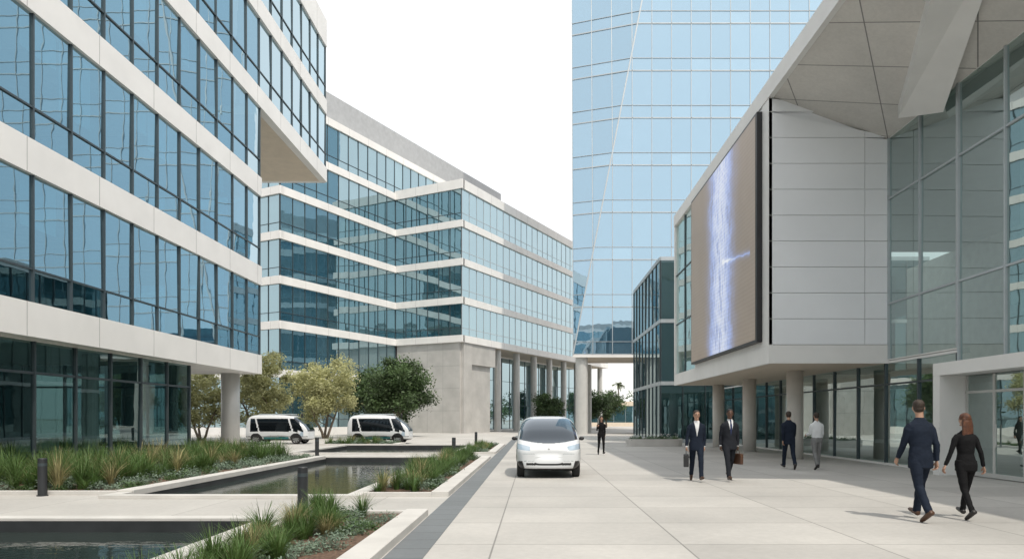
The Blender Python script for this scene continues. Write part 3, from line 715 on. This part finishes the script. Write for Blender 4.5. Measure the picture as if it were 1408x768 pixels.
def person(name,loc,yaw,h,top,bot,shoe,skin,hair,pose,female=False,jacket=True,longhair=False,shirt=None,tie=None,glasses=False,headyaw=0,vopen=True,headtilt=0):
    e=h/1.8
    V=Vector
    mats=[top,bot,shoe,skin,hair,shirt or top,tie or top,M_eye,M_lip]
    wS=.92 if female else 1.0
    J={}
    for sd,sg in (('l',1),('r',-1)):
        a=math.radians(pose[sd+'t']); k=math.radians(pose[sd+'k']); hip=V((sg*.092,0,.93)); kn=hip+V((sg*.004,-math.sin(a),-math.cos(a)))*.435
        b=a-k; an=kn+V((-sg*.006,-math.sin(b),-math.cos(b)))*.415; pt=math.radians(pose[sd+'p'])
        f=V((sg*.12,-math.cos(pt),math.sin(pt))).normalized(); dn=V((0,-math.sin(pt),-math.cos(pt)))
        J[sd]=(hip,kn,an,f,dn)
    def sole(sd):
        hip,kn,an,f,dn=J[sd]; return min((an-f*.06+dn*.075).z,(an+f*.20+dn*.075).z)
    dz=-min(sole('l'),sole('r')); U=V((0,0,dz))
    lean=math.radians(pose.get('lean',3))
    tr=MB(); sh=MB()
    for sd in 'lr':
        hip,kn,an,f,dn=[q+U if i<3 else q for i,q in enumerate(J[sd])]
        q=.93 if female else 1.0; wd=(.8 if female else 1.0)
        hem=an+dn*.015
        tr.tube([hip+V((0,0,.06)),hip,hip.lerp(kn,.3),hip.lerp(kn,.7),kn,kn.lerp(an,.35),kn.lerp(an,.75),hem],[.085,.097*q,.092*q,.076*q,.066*q,.063*wd,.056*wd,.056*wd],18,1,ref=(0,1,.01))
        tr.ell(kn,(.064*q,.066*q,.07*q),12,1)
        hl=an-f*.055+dn*.035; sh.tube([hl-f*.012,hl,an-f*.0+dn*.03,an+f*.08+dn*.042,an+f*.15+dn*.05,an+f*.195+dn*.055,an+f*.215+dn*.058],[.022,.038,.042,.038,.034,.026,.012],14,2,ref=(0,0,1),flat=1.12)
        sh.tube([an+(kn-an).normalized()*.05,an,an+dn*.03],[.035,.038,.04],12,2)
    tr.rings([(0,0,.84+dz,.10,.09),(0,0,.88+dz,.158*wS,.108),(0,.0,.95+dz,.165*wS,.115),(0,0,1.03+dz,.155*wS,.10),(0,0,1.08+dz,.12,.08)],28,1)
    to=MB()
    if jacket:
        if female: rr=[(.80,.150,.10),(.82,.180,.122),(.92,.176,.122),(1.02,.150,.104),(1.10,.132,.094),(1.22,.146,.108),(1.33,.156,.114),(1.40,.158,.098),(1.445,.132,.080),(1.475,.088,.066),(1.505,.058,.056)]
        else: rr=[(.765,.16,.10),(.78,.186,.126),(.90,.182,.126),(1.0,.170,.118),(1.09,.160,.112),(1.22,.174,.120),(1.33,.188,.124),(1.395,.192,.110),(1.435,.172,.094),(1.468,.130,.080),(1.50,.088,.070),(1.53,.066,.062)]
    else: rr=[(.955,.12,.08),(.97,.156,.106),(1.02,.160,.114),(1.10,.156,.110),(1.22,.168,.118),(1.33,.182,.120),(1.395,.186,.106),(1.435,.166,.088),(1.468,.122,.074),(1.50,.082,.066),(1.53,.060,.060)]
    def L(p):
        z=p[2]-.95
        return (p[0],p[1]-math.sin(lean)*max(0,z),p[2])
    to.rings([(0,-math.sin(lean)*max(0,z-.95),z+dz,a,b) for (z,a,b) in rr],32,0,e=.93)
    hands=MB(); hp={}
    for sd,sg in (('l',1),('r',-1)):
        sw=math.radians(pose[sd+'s']); el=math.radians(pose[sd+'e']); ab=math.radians(pose.get(sd+'a',6))
        S_=V(L((sg*.172*wS,0,1.385)))+U
        d1=V((sg*math.sin(ab),-math.sin(sw)*math.cos(ab),-math.cos(sw)*math.cos(ab))); El=S_+d1*.275
        t2=sw+el; ab2=math.radians(pose.get(sd+'b',1)); d2=V((sg*math.sin(ab2),-math.sin(t2)*math.cos(ab2),-math.cos(t2)*math.cos(ab2))); Wr=El+d2*.250
        q=.80 if female else (.96 if jacket else .88)
        to.tube([S_+V((-sg*.075,0,.022)),S_+V((-sg*.02,0,.012)),S_+d1*.04,S_.lerp(El,.35),S_.lerp(El,.75),El,El.lerp(Wr,.4),Wr-d2*.01],[.050*q,.064*q,.068*q,.061*q,.054*q,.051*q,.047*q,.037*q],16,0)
        to.ell(El,(.051*q,.052*q,.051*q),12,0)
        if shirt: hands.tube([Wr-d2*.02,Wr+d2*.012],[.034*q,.034*q],14,5)
        fw=V((0,-1,0)); fw=(fw-d2*fw.dot(d2)).normalized(); pn=d2.cross(fw)*(1)
        if pn.x*sg>0: pn=-pn
        hs=.92 if female else 1.0
        W0=Wr-d2*.01
        hands.tube([W0,Wr+d2*.025*hs,Wr+d2*.055*hs,Wr+d2*.092*hs],[.026*hs,.031*hs,.040*hs,.038*hs],14,3,flat=.48,ref=pn.cross(d2))
        cu=math.radians(pose.get(sd+'c',28))
        for i,(off,ln) in enumerate(((.028,.070),(.010,.078),(-.010,.072),(-.028,.057))):
            p=Vector(Wr+d2*.082*hs+fw*off*hs); dd=d2.copy(); pts=[p.copy()]
            for sgm in (.45,.32,.27):
                dd=(dd*math.cos(cu)+pn*math.sin(cu)).normalized()
                pn2=(pn-dd*pn.dot(dd)).normalized()
                p=p+dd*ln*sgm*hs; pts.append(p.copy())
                dd=(dd+pn2*math.tan(cu)*.6).normalized()
            hands.tube(pts,[.0095,.009,.0082,.0062],8,3)
        p=Wr+d2*.03*hs+fw*.026*hs; hands.tube([p,p+(d2*.6+fw*.7+pn*.3).normalized()*.035,p+(d2*.6+fw*.7+pn*.3).normalized()*.035+(d2+pn*.5+fw*.1).normalized()*.03],[.014,.0115,.008],8,3)
        hp[sd]=(Wr+d2*.11*hs,d2)
    hc=V(L((0,-.012,1.680)))+U
    ne=MB(); ne.tube([V(L((0,.014,1.45)))+U,V(L((0,.006,1.53)))+U,hc+V((0,.018,-.05))],[.062 if not female else .05,.056 if not female else .046,.054 if not female else .046],16,3)
    he=MB()
    def hf(p):
        x_,y_,z_=p
        if z_>0:
            base=max(1e-4,math.sqrt(max(0,1-z_*z_))); nb=max(0,1-z_**2.7)**.5; f_=nb/base if base>.05 else 1
            x_*=f_; y_*=f_
        else: x_*=1-.20*z_*z_; y_=y_*(1-.25*z_*z_) if y_>0 else y_*(1+.04*z_*z_)
        return (x_,y_,z_)
    k=.93 if female else 1
    he.ell((0,0,0),(.077*k,.092*k,.116*k),32,3,hf)
    he.tube([(0,-.088*k,.020),(0,-.102*k,-.010),(0,-.109*k,-.026),(0,-.093*k,-.034)],[.008,.011,.014,.008],8,3)
    for sg in (1,-1):
        he.ell((sg*.079*k,.010,-.008),(.010,.020,.031),12,3)
    he.ell((0,-.078*k,-.094*k),(.030,.020,.018),10,3)
    hr=MB()
    if longhair:
        hr.ell((0,.018,.028),(.090*k,.104*k,.106*k),24,4,hf)
        hr.rings([(0,.05,-.34,.03,.02),(0,.06,-.32,.07,.035),(0,.062,-.23,.100,.05),(.01,.055,-.12,.098,.058),(0,.045,-.02,.092,.07),(0,.03,.05,.07,.06)],24,4)
        for q in range(14):
            a=-1+2*q/13; hr.tube([(a*.07,.09-abs(a)*.03,.03),(a*.09+.012*math.sin(q*2),.10-abs(a)*.035,-.1),(a*.10+.014*math.cos(q),.095-abs(a)*.03,-.22),(a*.085+.01*math.sin(q*3),.075,-.35+.03*math.sin(q*5))],[.02,.021,.02,.006],8,4)
    else:
        hr.ell((0,.014,.036),(.083*k,.097*k,.092*k),28,4,hf)
        hr.ell((0,.042,-.015),(.074*k,.060*k,.062*k),18,4)
    Rh=Matrix.Rotation(math.radians(headyaw),3,'Z')@Matrix.Rotation(math.radians(headtilt),3,'Y')
    def place(mb): mb.v=[tuple(hc+Rh@V(p)) for p in mb.v]
    det=MB()
    for sg in (1,-1):
        det.ell((sg*.030*k,-.0855*k,.006),(.0120,.006,.0055),10,7)
        det.ell((sg*.031*k,-.0865*k,.024),(.017,.005,.0035),8,4)
        if glasses:
            det.tube([(sg*.030+.024*math.cos(t*.5236),-.100,.004+.016*math.sin(t*.5236)) for t in range(13)],[.0022]*13,6,7)
            det.tube([(sg*.056,-.098,.008),(sg*.080,.0,.01)],[.0022]*2,6,7)
    det.ell((0,-.0895*k,-.055*k),(.020,.006,.0045),10,8)
    for mb in (he,hr,det): place(mb)
    parts=[tr,sh,to,ne,he,hr]
    al=MB()
    for mb in parts:
        o=len(al.v); al.v+=mb.v; al.f+=[tuple(i+o for i in f) for f in mb.f]; al.m+=mb.m; al.r+=mb.r
    me=bpy.data.meshes.new('tmp'); me.from_pydata(al.v,[],al.f); ob=bpy.data.objects.new('tmp',me); COL.objects.link(ob)
    rm=ob.modifiers.new('r','REMESH'); rm.mode='VOXEL'; rm.voxel_size=.0075
    sm=ob.modifiers.new('s','SMOOTH'); sm.factor=.5; sm.iterations=3
    dg=bpy.context.evaluated_depsgraph_get(); nm=bpy.data.meshes.new_from_object(ob.evaluated_get(dg)); 
    bpy.data.objects.remove(ob)
    trees=[(BVHTree.FromPolygons([V(v) for v in mb.v],mb.f),mb.m[0]) for mb in parts]
    fm=[]
    for f in nm.polygons:
        best=9;bm=0
        for t,mi in trees:
            r_=t.find_nearest(f.center,.08)
            if r_[0] is not None and r_[3]<best-.0005: best=r_[3];bm=mi
        c=f.center
        if bm==0 and jacket and shirt and vopen:
            zl=c.z-dz; wv=(zl-1.13)*.185
            if c.y<-.03 and zl>1.13 and abs(c.x)<wv and abs(c.x)<.075:
                bm=5
                if tie and abs(c.x)<.024-.008*(zl>1.42): bm=6
        fm.append(bm)
    seed=V((R.uniform(0,50),R.uniform(0,50),R.uniform(0,50)))
    vm=[3]*len(nm.vertices)
    for f,bm in zip(nm.polygons,fm):
        for vi in f.vertices: vm[vi]=bm
    nor=[v.normal.copy() for v in nm.vertices]
    for i,v in enumerate(nm.vertices):
        if vm[i] in (0,1):
            p=v.co; amp=.0055 if vm[i]==0 else .007
            v.co=p+nor[i]*(amp*noise.noise(V((p.x*9+p.z*4,p.y*9,p.z*11))+seed)+.0022*noise.noise(V((p.x*26,p.y*26,p.z*34))+seed))
    ex=MB()
    for mb in (hands,det):
        o=len(ex.v); ex.v+=mb.v; ex.f+=[tuple(i+o for i in f) for f in mb.f]; ex.m+=mb.m
    ov=[tuple(v.co) for v in nm.vertices]+ex.v; n0=len(nm.vertices)
    of=[tuple(f.vertices) for f in nm.polygons]+[tuple(i+n0 for i in f) for f in ex.f]
    me=bpy.data.meshes.new(name); me.from_pydata([tuple(c*e for c in v) for v in ov],[],of)
    for m in mats: me.materials.append(m)
    me.polygons.foreach_set('material_index',fm+ex.m); me.polygons.foreach_set('use_smooth',[True]*len(of)); me.update()
    ob=bpy.data.objects.new(name,me); COL.objects.link(ob); ob.location=loc; ob.rotation_euler[2]=yaw
    Rz=Matrix.Rotation(yaw,3,'Z')
    return {s_:(Vector(loc)+Rz@(hp[s_][0]*e)) for s_ in 'lr'}
def walk(a=1,big=1.0):
    f=dict(t=24*big,k=6,p=14); b=dict(t=-16*big,k=20,p=-32)
    if a<0: f,b=b,f
    d={'l'+k:v for k,v in f.items()}; d.update({'r'+k:v for k,v in b.items()})
    s=-1 if a>0 else 1
    d.update(ls=s*16,rs=-s*16,le=16,re=16); return d
pi=math.pi
p=walk(1,.8); p.update(rs=-4,re=12,ra=12,rb=6,rc=55)
h1=person('businessman',(4.15,17.5,0),math.radians(-6),1.80,M_navy,M_navy,M_shoe,M_skinL,M_hairB,p,shirt=M_shirt,glasses=True,headyaw=8)
p=walk(-1,.8); p.update(ls=-8,le=8,la=10,lc=60)
h2=person('businessman',(5.02,17.6,0),math.radians(4),1.84,M_char,M_char,M_shoe,M_skinD,M_hairK,p,shirt=M_shirt,tie=M_tie,headyaw=-8)
p=walk(1,.8)
person('businessman',(8.05,21.6,0),pi-math.radians(4),1.82,M_navy,M_navy,M_shoeb,M_skinL,M_hairB,p,headyaw=-10)
p=walk(-1,.5); p.update(ls=10,le=70,rs=4,re=30)
person('office_worker',(8.85,21.4,0),pi,1.76,M_shirt,M_grey,M_shoeb,M_skinL,M_hairB,p,jacket=False,headyaw=0)
p=walk(-1,.75); p.update(la=8,ra=9)
person('businessman',(6.08,10.75,0),pi+math.radians(6),1.88,M_navy,M_navy,M_shoe,M_skinL,M_hairB,p,headyaw=-28)
p=walk(-1,.85); p.update(la=20,lb=22,ls=-4,le=5,ra=14,rs=-14,rb=12)
person('businesswoman',(6.92,10.95,0),pi-math.radians(2),1.68,M_black,M_black,M_shoeb,M_skinL,M_hairR,p,female=True,longhair=True,headyaw=20,headtilt=4)
p=walk(1,.5); p.update(rs=25,re=105,ra=14)
person('businesswoman',(2.95,30.2,0),math.radians(5),1.68,M_black,M_black,M_shoeb,M_skinL,M_hairK,p,female=True,longhair=True)
M_leath=pbr('brown_leather',(.075,.034,.018),.5,var=.2,vs=10); M_bagk=pbr('black_bag',(.02,.02,.022),.5,var=.2,vs=10)
def bag(name,p,w,h,t,mat,yaw):
    q=MB(); q.box(-t/2,t/2,-w/2,w/2,-h-.08,-.08,0); o=q.build(name,[mat],None,bevel=.018,loc=p,yaw=yaw)
    k=MB(); k.tube([(0,-w*.2,-.09),(0,-w*.18,-.03),(0,-.03,.0),(0,.03,.0),(0,w*.18,-.03),(0,w*.2,-.09)],[.008]*6,8,0); k.tube([(t/2,-w*.3,-.16),(t/2+.004,-w*.3,-.13)],[.012,.012],6,0)
    k.box(-t/2-.006,t/2+.006,-w/2+.0,w/2,-.17,-.163,0); k.build('handle',[mat],o)
bag('briefcase',h2['l'],.40,.28,.09,M_leath,math.radians(14))
bag('shoulder_bag',h1['r'],.40,.32,.13,M_bagk,math.radians(-12))

# ------------------------------------------------------------ light, sky, camera
el=math.radians(58); sd=Vector((.55*math.cos(el),-.835*math.cos(el),math.sin(el)))
sun=bpy.data.lights.new('sun','SUN'); sun.energy=2.8; sun.angle=math.radians(.7); sun.color=(1,.93,.82)
so=bpy.data.objects.new('sun',sun); COL.objects.link(so); so.rotation_euler=(-sd).to_track_quat('-Z','Y').to_euler()
w=bpy.data.worlds.new('World'); scene.world=w; w.use_nodes=True; nt=w.node_tree; nt.nodes.clear()
sk=N(nt,'ShaderNodeTexSky'); sk.sky_type='NISHITA'; sk.sun_disc=False; sk.sun_elevation=el; sk.sun_rotation=math.atan2(.55,-.835); sk.dust_density=4; sk.air_density=1; sk.altitude=0
mx=mixc(nt,.7,sk.outputs[0],(9.9,9.8,9.55)); bg=N(nt,'ShaderNodeBackground'); nt.links.new(mx,bg.inputs[0]); bg.inputs[1].default_value=.15
wo=N(nt,'ShaderNodeOutputWorld'); nt.links.new(bg.outputs[0],wo.inputs[0])
cam=bpy.data.cameras.new('camera'); cam.lens=24; cam.sensor_width=36; cam.shift_x=-31/1408; cam.shift_y=191/1408; cam.clip_end=6000
cob=bpy.data.objects.new('camera',cam); COL.objects.link(cob); cob.location=(0,0,1.6); cob.rotation_euler=(math.radians(90),0,0); scene.camera=cob
scene.view_settings.view_transform='Standard'; scene.view_settings.look='None'; scene.view_settings.exposure=0
